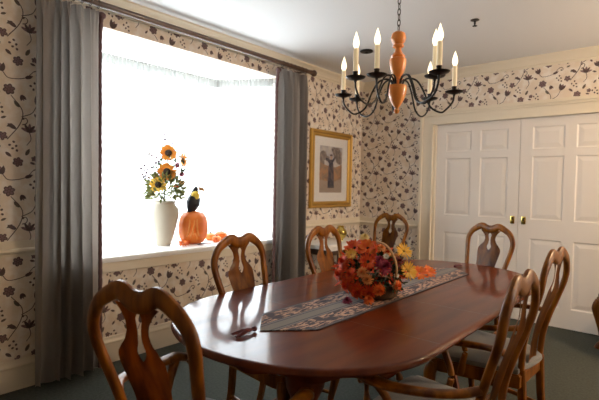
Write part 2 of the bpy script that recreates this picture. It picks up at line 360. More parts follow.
def bay_window(name, p, q, cols, rows):
    p, q = Vector((*p, 0)), Vector((*q, 0)); d = (q - p); L = d.length; d.normalize(); n = Vector((-d.y, d.x, 0))
    if n.x > 0: n = -n
    bm = NB(); fr = .05
    def bar(u0, u1, z0, z1, t0=.0, t1=.05):
        vs = [bm.verts.new(p + d * u + n * t + Vector((0, 0, z))) for u in (u0, u1) for t in (t0, t1) for z in (z0, z1)]
        for f in ((0, 1, 3, 2), (4, 6, 7, 5), (0, 4, 5, 1), (2, 3, 7, 6), (0, 2, 6, 4), (1, 5, 7, 3)): bm.faces.new([vs[i] for i in f])
    bar(0, L, SZ, SZ + fr); bar(0, L, TZ - fr, TZ); bar(0, fr, SZ, TZ); bar(L - fr, L, SZ, TZ); bar(0, L, (SZ + TZ) / 2 - .02, (SZ + TZ) / 2 + .02)
    for k in range(1, cols): u = L * k / cols; bar(u - .012, u + .012, SZ, TZ, .01, .04)
    for k in range(1, rows):
        z = SZ + (TZ - SZ) * k / rows
        if abs(z - (SZ + TZ) / 2) > .05: bar(0, L, z - .010, z + .010, .012, .038)
    o = struct(name, bm, M['white'])
    g = NB(); vs = [g.verts.new(p + d * u + n * .025 + Vector((0, 0, z))) for u, z in ((0, SZ), (L, SZ), (L, TZ), (0, TZ))]; g.faces.new(vs); obj('pane', g, M['glass'], o, False)
bay_window('window_1', (BX - .04, BA0), (BX - .04, BA1), 4, 4)
bay_window('window_2', (BX - .04, BA1), (-.04, BY1), 2, 4)
bay_window('window_3', (-.04, BY0), (BX - .04, BA0), 2, 4)
# unseen window added in the right wall to let in fill daylight
bm = NB()
for a in ((3.7, 3.76), (4.64, 4.7), (4.18, 4.22)): box(bm, XR + .04, a[0], 1.0, XR + .1, a[1], 2.3)
for z in (1.0, 2.24, 1.62): box(bm, XR + .04, 3.7, z, XR + .1, 4.7, z + .06)
w4 = struct('added_fill_window', bm, M['white']); g = NB(); g.faces.new([g.verts.new((XR + .07, y, z)) for y, z in ((3.7, 1.0), (4.7, 1.0), (4.7, 2.3), (3.7, 2.3))]); obj('pane', g, M['glass'], w4, False)

# sheer curtains in the bay, gathered on a header
def sheer(p, q, label, seed):
    rnd = random.Random(seed); p, q = Vector((*p, 0)), Vector((*q, 0)); d = q - p; L = d.length; d.normalize(); n = Vector((d.y, -d.x, 0))
    if n.x < 0: n = -n
    t = thing('sheer_curtain', label, 'curtain', tuple(p + Vector((0, 0, SZ)))); o3 = Vector(t.location)
    def strip(z0, z1, amp, nz, freq, lift):
        bm = NB(); N_ = int(L / .008); rows = []
        for j in range(nz + 1):
            z = z0 + (z1 - z0) * j / nz; row = []
            for i in range(N_ + 1):
                u = L * i / N_; a = amp * (math.sin(u * freq) + .5 * math.sin(u * freq * 1.73 + 1.2 + .3 * z)) * (.7 + .3 * math.sin(3 * z + u))
                row.append(bm.verts.new(p + d * u + n * (lift + a) + Vector((0, 0, z)) - o3))
            rows.append(row)
        for A, B in zip(rows, rows[1:]):
            for i in range(N_): bm.faces.new((A[i], A[i + 1], B[i + 1], B[i]))
        return bm
    obj('sheer_panel', strip(SZ + .012, TZ - .035, .009, 6, 95, .045), M['sheer'], t)
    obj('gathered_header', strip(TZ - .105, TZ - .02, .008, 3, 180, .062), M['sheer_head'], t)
    bm = NB(); sweep(bm, [p + n * .052 + Vector((0, 0, TZ - .03)) - o3, q + n * .052 + Vector((0, 0, TZ - .03)) - o3], .006, n=1); obj('curtain_rod', bm, M['white'], t)
sheer((BX, BA0 + .02), (BX, BA1 - .02), 'white sheer curtain across the wide front panes of the bay window', 1)
sheer((BX + .03, BA1), (-.06, BY1 - .05), 'narrow white sheer curtain on the angled pane by the right drape', 2)
sheer((-.06, BY0 + .05), (BX + .03, BA0), 'narrow white sheer curtain on the angled pane behind the left drape', 3)

# ------------------------------------------------------------------ doors
def casing():
    bm = NB()
    # outer boards 0.84..1.0 and 2.86..3.02, head 2.09..2.25 with a cap
    for x0, x1 in ((.84, 1.0), (2.86, 3.02)):
        box(bm, x0, YB - .030, 0, x1, YB, 2.09); 
        a, b = (x0, x0 + .035) if x0 < 2 else (x1 - .035, x1); box(bm, a, YB - .046, 0, b, YB - .030, 2.19)
        a, b = (x1 - .02, x1) if x0 < 2 else (x0, x0 + .02); box(bm, a, YB - .038, 0, b, YB - .030, 2.09)
        a, b = (x1, x1 + .03) if x0 < 2 else (x0 - .03, x0); box(bm, a, YB - .012, 0, b, YB + .1, 2.09)
    box(bm, .84, YB - .030, 2.09, 3.02, YB, 2.19); box(bm, 1.0, YB - .038, 2.09, 2.86, YB - .03, 2.105); box(bm, .82, YB - .05, 2.19, 3.04, YB, 2.215); box(bm, .805, YB - .066, 2.215, 3.055, YB, 2.24); box(bm, .82, YB - .045, 2.24, 3.04, YB, 2.252)
    return bm
struct('trim_8', casing(), M['trim'])
def door(name, x0, x1, hx):
    bm = NB(); y = YB + .012; z0, z1 = .012, 2.088; w_ = x1 - x0
    cols = [(x0 + .115, x0 + .40), (x1 - .40, x1 - .115)]; rows = [(.205, .865), (1.06, 1.70), (1.775, 2.0)]
    xs = sorted({x0, x1, *[v for c in cols for v in c]}); zs = sorted({z0, z1, *[v for r in rows for v in r]})
    V = {}
    def vert(x, yy, z):
        k = (round(x, 4), round(yy, 4), round(z, 4))
        if k not in V: V[k] = bm.verts.new((x, yy, z))
        return V[k]
    def quad(a, b, c, d): bm.faces.new((vert(*a), vert(*b), vert(*c), vert(*d)))
    for i in range(len(xs) - 1):
        for j in range(len(zs) - 1):
            a, b, c, d = xs[i], xs[i + 1], zs[j], zs[j + 1]
            if (a, b) in cols and (c, d) in rows:
                def ring(o1, y1, o2, y2):
                    A = [(a + o1, y1, c + o1), (b - o1, y1, c + o1), (b - o1, y1, d - o1), (a + o1, y1, d - o1)]; B = [(a + o2, y2, c + o2), (b - o2, y2, c + o2), (b - o2, y2, d - o2), (a + o2, y2, d - o2)]
                    for k in range(4): quad(A[k], A[(k + 1) % 4], B[(k + 1) % 4], B[k])
                ring(0, y, .010, y + .007); ring(.010, y + .007, .020, y + .007); ring(.020, y + .007, .055, y + .002)
                quad((a + .055, y + .002, c + .055), (b - .055, y + .002, c + .055), (b - .055, y + .002, d - .055), (a + .055, y + .002, d - .055))
            else: quad((a, y, c), (b, y, c), (b, y, d), (a, y, d))
    # edges and back
    quad((x0, y, z0), (x0, y + .04, z0), (x0, y + .04, z1), (x0, y, z1)); quad((x1, y, z0), (x1, y + .04, z0), (x1, y + .04, z1), (x1, y, z1))
    quad((x0, y, z1), (x1, y, z1), (x1, y + .04, z1), (x0, y + .04, z1)); quad((x0, y + .04, z0), (x1, y + .04, z0), (x1, y + .04, z1), (x0, y + .04, z1))
    d = struct(name, bm, M['door'])
    h = NB(); box(h, hx - .021, y - .006, 1.005, hx + .021, y, 1.085, bev=.002); hh = obj('flush_pull', h, M['brass'], d)
    c = NB(); box(c, hx - .013, y - .0075, 1.040, hx + .013, y - .0055, 1.076); obj('finger_cup', c, M['brass_hole'], hh, False)
door('door_1', 1.028, 1.928, 1.878); door('door_2', 1.932, 2.832, 1.985)

# ------------------------------------------------------------------ drapes, rod
def drape(label, y0, y1, inner, seed, ztop=2.53):
    rnd = random.Random(seed); t = thing('drape', label, 'curtain', (.12, (y0 + y1) / 2, .03)); o3 = Vector(t.location)
    W = y1 - y0; NF = 5 if W > .41 else 5; ns, nz = 150, 44; rows = []; bm = NB(); edge = []
    ph = [rnd.uniform(-.5, .5) for _ in range(NF + 2)]
    for j in range(nz + 1):
        v = j / nz; z = .035 + (ztop - .035) * v; row = []
        pinch = max(0, (v - .93) / .07)
        for i in range(ns + 1):
            u = i / ns; uu = u + .055 * math.sin(u * 7.3 + seed) + .02 * math.sin(u * 17 + seed * 2); k = uu * NF * 2 * PI
            a = math.sin(k + ph[int(u * NF)] * 0 + .7 * math.sin(2.1 * v + seed)) + .35 * math.sin(k * 2.07 + 2.2 * v + seed)
            amp = (.055 + .020 * math.sin(u * 9 + seed)) * (1 - .35 * v) * (1 - .45 * pinch)
            y = y0 + W * u + .012 * math.sin(k * 1 + 1.3) * (1 - pinch) + (.02 * (1 - v) ** 2) * (u - .5) * 2
            # finer gathers near the heading
            a2 = .010 * pinch * math.sin(u * 26 * PI)
            row.append(bm.verts.new(Vector((.125 + amp * a + a2, y, z + .010 * math.sin(k) * (1 - v) ** 8)) - o3))
        rows.append(row); edge.append(row[ns if inner > 0 else 0].co.copy())
    for A, B in zip(rows, rows[1:]):
        for i in range(ns): bm.faces.new((A[i], A[i + 1], B[i + 1], B[i]))
    bmesh.ops.solidify(bm, geom=bm.faces[:], thickness=.003)
    obj('drape_panel', bm, M['drape'], t)
    fb = NB(); pts = [e + Vector((.006, .004 * inner, 0)) for e in edge]
    L = catmull(pts, 6); rr = [.0135 + .0015 * math.sin(i * .9) + .003 * rnd.random() for i in range(len(L))]
    sweep(fb, L, rr, n=1, seg=8); ball(fb, L[-1] + Vector((0, 0, -.02)), .03, sc=(1, 1, .8)); obj('fringe_trim', fb, M['fringe'], t)
drape('long grey pleated drape at the left end of the bay window', 1.065, 1.475, 1, 3.0)
drape('grey pleated drape between the bay window and the gold framed picture', 3.275, 3.685, -1, 5.4)
t = thing('curtain_rod', 'long dark brown wooden curtain rod above the bay window', 'curtain rod', (.12, .9, 2.585))
bm = NB(); sweep(bm, [(0, -.03, 0), (0, 2.87, 0)], .022, n=1, seg=14); obj('pole', bm, M['rod'], t)
for y, s in ((2.87, 1), (-.03, -1)):
    bm = NB(); lathe(bm, [(0, -.01), (.024, -.005), (.026, .008), (.017, .016), (.017, .024), (.030, .038), (.036, .055), (.030, .074), (.012, .084), (0, .086)], 16)
    xform(bm, Matrix.Translation((0, y, 0)) @ Matrix.Rotation(-s * PI / 2, 4, 'X')); obj('finial', bm, M['rod'], t)
for y in (.14, 2.80):
    bm = NB(); sweep(bm, [(-.118, y, -.005), (-.02, y, -.005)], .010, n=1); box(bm, -.119, y - .02, -.05, -.11, y + .02, .04); obj('bracket', bm, M['rod'], t)
for y in [.17 + .055 * k for k in range(8)] + [2.43 + .058 * k for k in range(7)]:
    bm = NB(); P = [(.027 * math.cos(a), y + .004 * math.sin(a * .5), .027 * math.sin(a) - .004) for a in [2 * PI * k / 14 for k in range(15)]]
    sweep(bm, P, .0035, ref=(0, 1, 0), n=1, seg=6); obj('curtain_ring', bm, M['rod'], t)

# ------------------------------------------------------------------ picture
def picture():
    y0, y1, z0, z1 = 3.915, 4.725, 1.105, 2.010; cy, cz = (y0 + y1) / 2, (z0 + z1) / 2
    t = thing('framed_picture', 'gold framed print with a wide white mat on the papered wall right of the drapes', 'picture', (0.004, cy, cz))
    hw, hh = (y1 - y0) / 2, (z1 - z0) / 2
    bm = NB(); prof = [(0, .002), (0, .030), (.012, .040), (.028, .034), (.045, .028), (.060, .030), (.072, .020), (.075, .010), (.075, .002)]
    rings = []
    for o, x in prof: rings.append([bm.verts.new((x, s * (hw - o), r * (hh - o))) for s, r in ((-1, -1), (1, -1), (1, 1), (-1, 1))])
    for k, (A, B) in enumerate(zip(rings, rings[1:])):
        for i in range(4): bm.faces.new((A[i], A[(i + 1) % 4], B[(i + 1) % 4], B[i])).material_index = 1 if k in (3, 7) else 0
    obj('frame', bm, [M['gold'], M['gold_dark']], t, False)
    bm = NB(); ow, oh, iw, ih = hw - .07, hh - .07, .222, .275
    A = [bm.verts.new((.008, s * ow, r * oh)) for s, r in ((-1, -1), (1, -1), (1, 1), (-1, 1))]; B = [bm.verts.new((.008, s * iw, r * ih)) for s, r in ((-1, -1), (1, -1), (1, 1), (-1, 1))]
    B2 = [bm.verts.new((.004, s * iw, r * ih)) for s, r in ((-1, -1), (1, -1), (1, 1), (-1, 1))]
    for i in range(4): bm.faces.new((A[i], A[(i + 1) % 4], B[(i + 1) % 4], B[i])); bm.faces.new((B[i], B[(i + 1) % 4], B2[(i + 1) % 4], B2[i]))
    obj('mat_board', bm, M['mat_board'], t, False)
    pal = [mat('print_sky', (.42, .40, .44), .8, var=((.60, .56, .52), (9, 9, 9), .4, .6)), mat('print_trees', (.16, .14, .13), .8, var=((.30, .24, .22), (22, 22, 22), .4, .6)),
           mat('print_field', (.45, .24, .13), .8, var=((.28, .20, .15), (16, 16, 16), .4, .6)), mat('print_figure', (.055, .055, .08), .8, var=((.14, .10, .11), (20, 20, 20), .45, .6)), mat('print_path', (.38, .30, .25), .8), mat('print_face', (.5, .33, .25), .8)]
    bm = NB(); x = [.0030]
    def poly(ps, mi): x[0] += .00006; bm.faces.new([bm.verts.new((x[0], a, b)) for a, b in ps]).material_index = mi
    poly([(-iw, -ih), (iw, -ih), (iw, ih), (-iw, ih)], 0)
    rnd = random.Random(4)
    for cx, cz_, r in ((-.15, .16, .075), (-.18, .09, .06), (.12, .20, .09), (.17, .12, .07), (.05, .24, .04), (-.07, .13, .04)):
        poly([(max(-iw, min(iw, cx + r * (1 + rnd.uniform(-.2, .2)) * math.cos(a))), max(-ih, min(ih, cz_ + r * .8 * math.sin(a)))) for a in [2 * PI * k / 12 for k in range(12)]], 1)
    poly([(-iw, -.12), (-.08, -.16), (.07, -.15), (iw, -.10), (iw, .07), (.10, .03), (-.10, .05), (-iw, .08)], 2)
    poly([(-iw, -ih), (iw, -ih), (iw, -.10), (.05, -.15), (-.06, -.14), (-iw, -.12)], 4)
    poly([(-.06, -.22), (.07, -.22), (.06, -.05), (.045, .09), (.10, .15), (.085, .17), (.03, .12), (-.02, .12), (-.10, .14), (-.105, .115), (-.04, .08), (-.05, -.04)], 3)
    poly([(.005 + .024 * math.cos(a), .148 + .030 * math.sin(a)) for a in [2 * PI * k / 10 for k in range(10)]], 5)
    poly([(.005 + .030 * math.cos(a), .172 + .012 * math.sin(a)) for a in [2 * PI * k / 10 for k in range(10)]], 3)
    obj('print', bm, pal, t, False)
    bm = NB(); bm.faces.new([bm.verts.new((.0105, s * ow, r * oh)) for s, r in ((-1, -1), (1, -1), (1, 1), (-1, 1))]); obj('glass', bm, M['picglass'], t, False)
picture()

# ------------------------------------------------------------------ dining table
TC = (1.955, 2.30); TA, TB, TL = .617, .55, .765      # half width, cap depth, straight half length
def outline(inset=0, n=40):
    P = []
    a, b = TA - inset, TB - inset
    for k in range(n + 1): an = PI * k / n; P.append((a * math.cos(an), TL + b * math.sin(an)))
    for k in range(n + 1): an = PI + PI * k / n; P.append((a * math.cos(an), -TL + b * math.sin(an)))
    return P
t = thing('dining_table', 'long oval polished mahogany dining table under the chandelier', 'table', (TC[0], TC[1], 0))
bm = NB(); prof = [(.018, .728), (.004, .733), (0, .741), (.002, .750), (.007, .757), (.014, .7596), (.018, .760), (.024, .760), (.032, .760)]
rings = []
for ins, z in prof: rings.append([bm.verts.new((x, y, z)) for x, y in outline(ins)])
for A, B in zip(rings, rings[1:]):
    for i in range(len(A)): bm.faces.new((A[i], A[(i + 1) % len(A)], B[(i + 1) % len(A)], B[i]))
bm.faces.new(rings[0][::-1]); bm.faces.new(rings[-1])
for y in (-.66, -.12, .42):   # hairline joints between the leaves
    bm.faces.new([bm.verts.new(p) for p in ((-TA + .02, y - .0012, .7603), (TA - .02, y - .0012, .7603), (TA - .02, y + .0012, .7603), (-TA + .02, y + .0012, .7603))]).material_index = 1
obj('tabletop', bm, [M['table'], M['table_dark']], t)
bm = NB(); P, Q = outline(.13), outline(.15); n = len(P)
lo_ = [.668 - .012 * math.sin(i * 2 * PI / n * 12) for i in range(n)]
a = [bm.verts.new((x, y, .728)) for x, y in P]; b = [bm.verts.new((P[i][0], P[i][1], lo_[i])) for i in range(n)]; c = [bm.verts.new((Q[i][0], Q[i][1], lo_[i])) for i in range(n)]; d = [bm.verts.new((x, y, .728)) for x, y in Q]
for A, B in ((a, b), (b, c), (c, d), (d, a)):
    for i in range(n): bm.faces.new((A[i], A[(i + 1) % n], B[(i + 1) % n], B[i]))
obj('apron', bm, M['table'], t)
for py in (-.74, .74):
    bm = NB(); box(bm, -.16, py - .16, .69, .16, py + .16, .729, bev=.008)
    lathe(bm, [(.0, .69), (.13, .69), (.125, .66), (.075, .63), (.062, .60), (.085, .56), (.095, .50), (.088, .44), (.06, .38), (.052, .34), (.075, .32), (.08, .28), (.08, .20), (.05, .16), (0, .155)], 20, (0, py, 0))
    pd = obj('pedestal', bm, M['table'], t)
    for k in range(4):
        an = PI / 4 + k * PI / 2; dx, dy = math.cos(an), math.sin(an); f = NB()
        sweep(f, [(dx * .05, py + dy * .05, .25), (dx * .14, py + dy * .14, .235), (dx * .24, py + dy * .24, .15), (dx * .32, py + dy * .32, .06), (dx * .38, py + dy * .38, .028)], [.03, .03, .024, .02, .026], [.045, .042, .03, .022, .026], seg=10)
        ball(f, (dx * .385, py + dy * .385, .027), .028, sc=(1, 1, .95)); obj('pedestal_foot', f, M['table'], pd)

# ------------------------------------------------------------------ chairs
CH = 1.065
def back_y(z):
    pts = [(0, -.225), (.44, -.215), (.58, -.222), (.72, -.256), (.84, -.298), (.915, -.313), (1.0, -.320), (1.08, -.318)]
    for (a, ya), (b, yb) in zip(pts, pts[1:]):
        if z <= b: f = (z - a) / (b - a); return ya + (yb - ya) * f
    return pts[-1][1]
def chair(label, loc, rz, arms, group):
    t = thing('dining_armchair' if arms else 'dining_chair', label, 'chair', loc, rz, group); wd = .86 if arms else .82
    # yoke back frame: one continuous bent rail from post to post
    half = [(.172, .455), (.178, .52), (.190, .60), (.206, .69), (.226, .78), (.243, .86), (.248, .915), (.234, .960), (.200, .998), (.155, 1.023), (.112, 1.040), (.080, 1.041), (.038, 1.024), (0, 1.019)]
    path = [(-x * wd, z) for x, z in half] + [(x * wd, z) for x, z in half[-2::-1]]
    P = [(x, back_y(z), z) for x, z in path]
    sz = [.019, .018, .0175, .0175, .018, .0185, .0195, .021, .023, .025, .027, .030, .032, .033]; sz = sz + sz[-2::-1]
    bm = NB(); sweep(bm, P, [.0135] * len(P), sz, ref=(0, 1, 0), seg=10, power=2.6, n=4)
    # swap: section is (side, ref) = (in-plane, depth)
    bm.free(); bm = NB(); sweep(bm, P, sz, [.0145] * len(P), ref=(0, 1, 0), seg=12, power=2.7, n=4)
    obj('back_frame', bm, M['chair'], t)
    # vase splat with a keyhole slot
    Wz = [(.462, .070), (.50, .062), (.56, .058), (.62, .066), (.68, .082), (.74, .091), (.79, .100), (.83, .107), (.858, .104), (.882, .084), (.905, .060), (.935, .047), (.962, .052), (.985, .068), (1.01, .095)]
    Gz = [(.845, 0), (.855, .012), (.870, .019), (.885, .016), (.90, .009), (.93, .0065), (.955, .010), (.970, .014), (.980, .010), (.988, 0)]
    def interp(T, z):
        if z <= T[0][0]: return T[0][1]
        for (a, va), (b, vb) in zip(T, T[1:]):
            if z <= b: f = (z - a) / (b - a); return va + (vb - va) * f
        return T[-1][1]
    zs = [.462 + (1.01 - .462) * i / 56 for i in range(57)]; bm = NB(); rows = []
    for z in zs:
        w_ = interp(Wz, z) * .97; g = interp(Gz, z) if .846 < z < .987 else 0; y = back_y(z); r = []
        cen = bm.verts.new((0, y, z)) if g == 0 else None
        for s in (-1, 1):
            a = cen or bm.verts.new((s * g, y, z)); r.append([a] + [bm.verts.new((s * (g + (w_ - g) * q / 4), y - .006 * (q / 4) ** 2, z)) for q in range(1, 5)])
        rows.append(r)
    for A, B in zip(rows, rows[1:]):
        for s in (0, 1):
            for q in range(4): bm.faces.new((A[s][q], A[s][q + 1], B[s][q + 1], B[s][q]))
    bmesh.ops.solidify(bm, geom=bm.faces[:], thickness=.015)
    obj('splat', bm, M['chair'], t)
    # seat rail and cushion
    sw = 1.07 if arms else 1.0
    fp = [(-.195, -.225), (.195, -.225), (.262 * sw, .15), (.25 * sw, .205), (.19, .228), (-.19, .228), (-.25 * sw, .205), (-.262 * sw, .15)]
    bm = NB(); prism(bm, fp, .385, .452); bmesh.ops.bevel(bm, geom=[e for e in bm.edges if abs(e.verts[0].co.z - e.verts[1].co.z) < .01], offset=.006, segments=2, affect='EDGES'); obj('seat_rail', bm, M['chair'], t)
    bm = NB(); prev = None
    def inset(k): return [(x * (1 - k / .25), (y - 0) * (1 - k / .22)) for x, y in fp]
    cp = catmull([(*p, 0) for p in fp] + [(*fp[0], 0)], 4)[:-1]
    rg = []
    for k, z in ((.016, .448), (.010, .462), (.012, .476), (.028, .489), (.060, .497), (.12, .503)): rg.append([bm.verts.new((p.x * (1 - k / .25), p.y * (1 - k / .22), z)) for p in cp])
    for A, B in zip(rg, rg[1:]):
        for i in range(len(A)): bm.faces.new((A[i], A[(i + 1) % len(A)], B[(i + 1) % len(A)], B[i]))
    bm.faces.new(rg[0][::-1]); bm.faces.new(rg[-1]); obj('seat_cushion', bm, M['seat'], t)
    # legs
    for s in (-1, 1):
        bm = NB(); x = .232 * sw; y = .195
        sweep(bm, [(s * x, y, .42), (s * (x + .008), y + .010, .385), (s * (x + .014), y + .016, .34), (s * (x + .004), y + .006, .26), (s * (x - .012), y - .010, .16), (s * (x - .018), y - .016, .075), (s * (x - .006), y - .004, .035), (s * (x + .0), y + .002, .006)],
              [.030, .034, .033, .024, .018, .0145, .022, .028], seg=10, ref=(0, 1, 0)); obj('leg', bm, M['chair'], t)
        bm = NB(); sweep(bm, [(s * .172 * wd, back_y(.47), .47), (s * .172 * wd, -.222, .36), (s * .172 * wd, -.232, .22), (s * .175 * wd, -.262, .08), (s * .176 * wd, -.285, .004)], [.019, .019, .018, .017, .017], seg=8, power=4, ref=(0, 1, 0)); obj('leg', bm, M['chair'], t)
        bm = NB(); sweep(bm, [(s * .174 * wd, -.235, .20), (s * .20, -.02, .20), (s * (x - .012), y - .012, .20)], [.009, .014, .009], seg=8); obj('stretcher', bm, M['chair'], t)
    bm = NB(); sweep(bm, [(-.198, 0, .20), (0, 0, .20), (.198, 0, .20)], [.009, .013, .009], seg=8); obj('stretcher', bm, M['chair'], t)
    if arms:
        for s in (-1, 1):
            zb = .69; bm = NB()
            sweep(bm, [(s * .208 * wd, back_y(.69), .695), (s * .252, -.19, .690), (s * .288, -.10, .680), (s * .300, .02, .668), (s * .296, .10, .668), (s * .280, .135, .660)], [.016, .019, .023, .027, .031, .026], [.015, .013, .013, .014, .017, .014], seg=12, power=2.4)
            sweep(bm, [(s * .280, .137, .668), (s * .270, .150, .650), (s * .275, .143, .636)], [.026, .024, .018], [.013, .013, .01], seg=10)
            a = obj('arm', bm, M['chair'], t)
            bm = NB(); sweep(bm, [(s * .250, .045, .40), (s * .262, .030, .47), (s * .262, .020, .53), (s * .270, .045, .60), (s * .286, .085, .660)], [.021, .018, .015, .016, .019], [.017, .015, .014, .015, .016], seg=10); obj('arm_support', bm, M['chair'], a)
    return t
G1 = 'carved wooden dining chairs around the table'
A0 = chair('dark backlit wooden armchair at the near end of the table, by the long left drape', (2.05, .965, 0), R_(9), True, G1)
S0 = chair('wooden side chair with grey seat in front of the window sill, left of the flowers', (1.61, 1.77, 0), R_(-85), False, G1)
dup(A0, (2.51, 1.67, 0), R_(91), 'wooden armchair nearest the camera on the right side of the table', G1)
dup(A0, (2.45, 2.54, 0), R_(87), 'wooden armchair second along the right side of the table, nearer the white doors', G1)
dup(S0, (1.57, 2.61, 0), R_(-87), 'wooden side chair below the gold framed picture, behind the flower basket', G1)
dup(S0, (1.92, 3.62, 0), R_(166), 'wooden side chair at the far end of the table in front of the double doors', G1)
dup(A0, (.71, 4.17, 0), R_(174), 'wooden armchair standing away in the far corner by the door frame', G1)
dup(S0, (3.01, 4.58, 0), R_(135), 'wooden chair cut off at the right edge, its curved leg before the door', G1)

# ------------------------------------------------------------------ table runner and tassels
t = thing('table_runner', 'long navy and pink leaf patterned table runner with pointed ends on the table', 'table runner', (1.957, 2.29, .7605))
yA, yB, tip = 1.44 - 2.29, 3.12 - 2.29, .175
pts = [(0, yA - tip), (.163, yA), (.163, yB), (0, yB + tip), (-.163, yB), (-.163, yA)]
bm = NB(); prism(bm, pts, .0005, .004); obj('runner_cloth', bm, M['runner'], t, False)
for y, s in ((yA - tip, -1), (yB + tip, 1)):
    bm = NB(); rnd = random.Random(3); ball(bm, (-.012, y + s * .018, .012), .011)
    for k in range(26):
        a = rnd.uniform(-.28, .28); l = rnd.uniform(.075, .105); x0 = rnd.uniform(-.008, .008)
        sweep(bm, [(-.012 + x0, y + s * .022, .012), (-.014 + x0 + a * l * .4, y + s * (.022 + l * .5), .010 + rnd.uniform(0, .01)), (-.016 + x0 + a * l * .8, y + s * (.022 + l), .004 + rnd.uniform(0, .006))], .0022, n=2, seg=5)
    obj('tassel', bm, mat('burgundy_tassel', (.10, .014, .022), .8), t)

# ------------------------------------------------------------------ flowers
def petal(bm, a, tilt, r0, l, w_, mi=0, cup=.15, z0=0):
    """petal from radius r0 outwards at azimuth a, raised by tilt"""
    ca, sa = math.cos(a), math.sin(a); rows = []
    for k, (f, ww) in enumerate(((0, .35), (.4, .9), (.75, 1), (1, .35))):
        rad = r0 + l * f * math.cos(tilt); z = z0 + l * f * math.sin(tilt) - cup * l * f * f
        rows.append([bm.verts.new((ca * rad - sa * s * w_ * ww, sa * rad + ca * s * w_ * ww, z + (abs(s) * cup * w_ * .8))) for s in (-.5, 0, .5)])
    for A, B in zip(rows, rows[1:]):
        for i in range(2): bm.faces.new((A[i], A[i + 1], B[i + 1], B[i])).material_index = mi
def mum_mesh(rad, seed, layers=5, per=19):
    bm = NB(); rnd = random.Random(seed)
    for L_ in range(layers):
        tilt = R_(-5 + 80 * L_ / (layers - 1)) if layers > 1 else .2
        for k in range(per - L_): petal(bm, 2 * PI * k / (per - L_) + L_ * .5 + rnd.uniform(-.1, .1), tilt + rnd.uniform(-.12, .12), rad * .08, rad * (.95 - .10 * L_) * rnd.uniform(.85, 1.08), rad * .19, 0, .22, rad * .05 * L_)
    return bm
def daisy_mesh(rad, per=16, rows=2, petal_w=.34, center=.28):
    bm = NB(); rnd = random.Random(per)
    for L_ in range(rows):
        for k in range(per): petal(bm, 2 * PI * (k + L_ * .5) / per + rnd.uniform(-.12, .12), .12 + .25 * L_ + rnd.uniform(-.2, .2), rad * center * .6, rad * (1 - center * .6) * rnd.uniform(.82, 1.1), rad * petal_w, 0, .12, L_ * rad * .04)
    return bm
def orient(o, nrm):
    o.rotation_mode = 'QUATERNION'; o.rotation_quaternion = Vector((0, 0, 1)).rotation_difference(Vector(nrm).normalized())
C_ = {}
def cm_(name, c, c2): C_[name] = mat(name + '_petals', c, .7, var=(c2, (60, 60, 60), .4, .65))
cm_('red', (.70, .05, .012), (.85, .16, .02)); cm_('orange', (.82, .13, .02), (.88, .26, .04)); cm_('burgundy', (.22, .012, .05), (.38, .04, .09))
cm_('yellow', (.88, .48, .04), (.92, .60, .10)); cm_('peach', (.82, .36, .11), (.88, .48, .2)); cm_('white', (.85, .82, .68), (.9, .88, .8)); cm_('sun', (.80, .24, .02), (.86, .36, .03)); cm_('cream', (.85, .66, .28), (.9, .75, .4)); cm_('maroon', (.12, .012, .012), (.22, .02, .015))
M['disc'] = mat('dark_flower_disc', (.035, .018, .008), .8, bump=(300, .8))
M['disc_y'] = mat('golden_flower_disc', (.55, .28, .03), .8)
MESH = {}
def flower(name, kind, colour, pos, nrm, rad, label, group, cat='flower', disc=None):
    key = (kind, colour, disc)
    t = thing(name, label, cat, pos, 0, group); t.scale = (rad / .05,) * 3; orient(t, nrm)
    if key not in MESH:
        bm = mum_mesh(.05, len(MESH)) if kind == 'mum' else daisy_mesh(.05, 21, 2, .15, .30) if kind == 'daisy' else daisy_mesh(.05, 11, 3, .25, .2) if kind == 'lily' else daisy_mesh(.05, 19, 2, .22, .52)
        a = obj('petals', bm, C_[colour], t)
        d = None
        if disc: b = NB(); ball(b, (0, 0, .004), .05 * (.40 if kind == 'sun' else .15), sc=(1, 1, .45)); d = obj('disc', b, M[disc], t)
        b = NB(); sweep(b, [(0, 0, 0), (0, .004, -.03), (.004, 0, -.075)], .003, seg=6); s = obj('stem', b, M['stem'], t)
        MESH[key] = (a.data, d.data if d else None, s.data)
    else:
        for nm, me in zip(('petals', 'disc', 'stem'), MESH[key]):
            if me: o = bpy.data.objects.new(nm, me); col.objects.link(o); o.parent = t
    return t
BC = Vector((1.965, 2.11, .885))
GB = 'flowers of the basket bouquet'
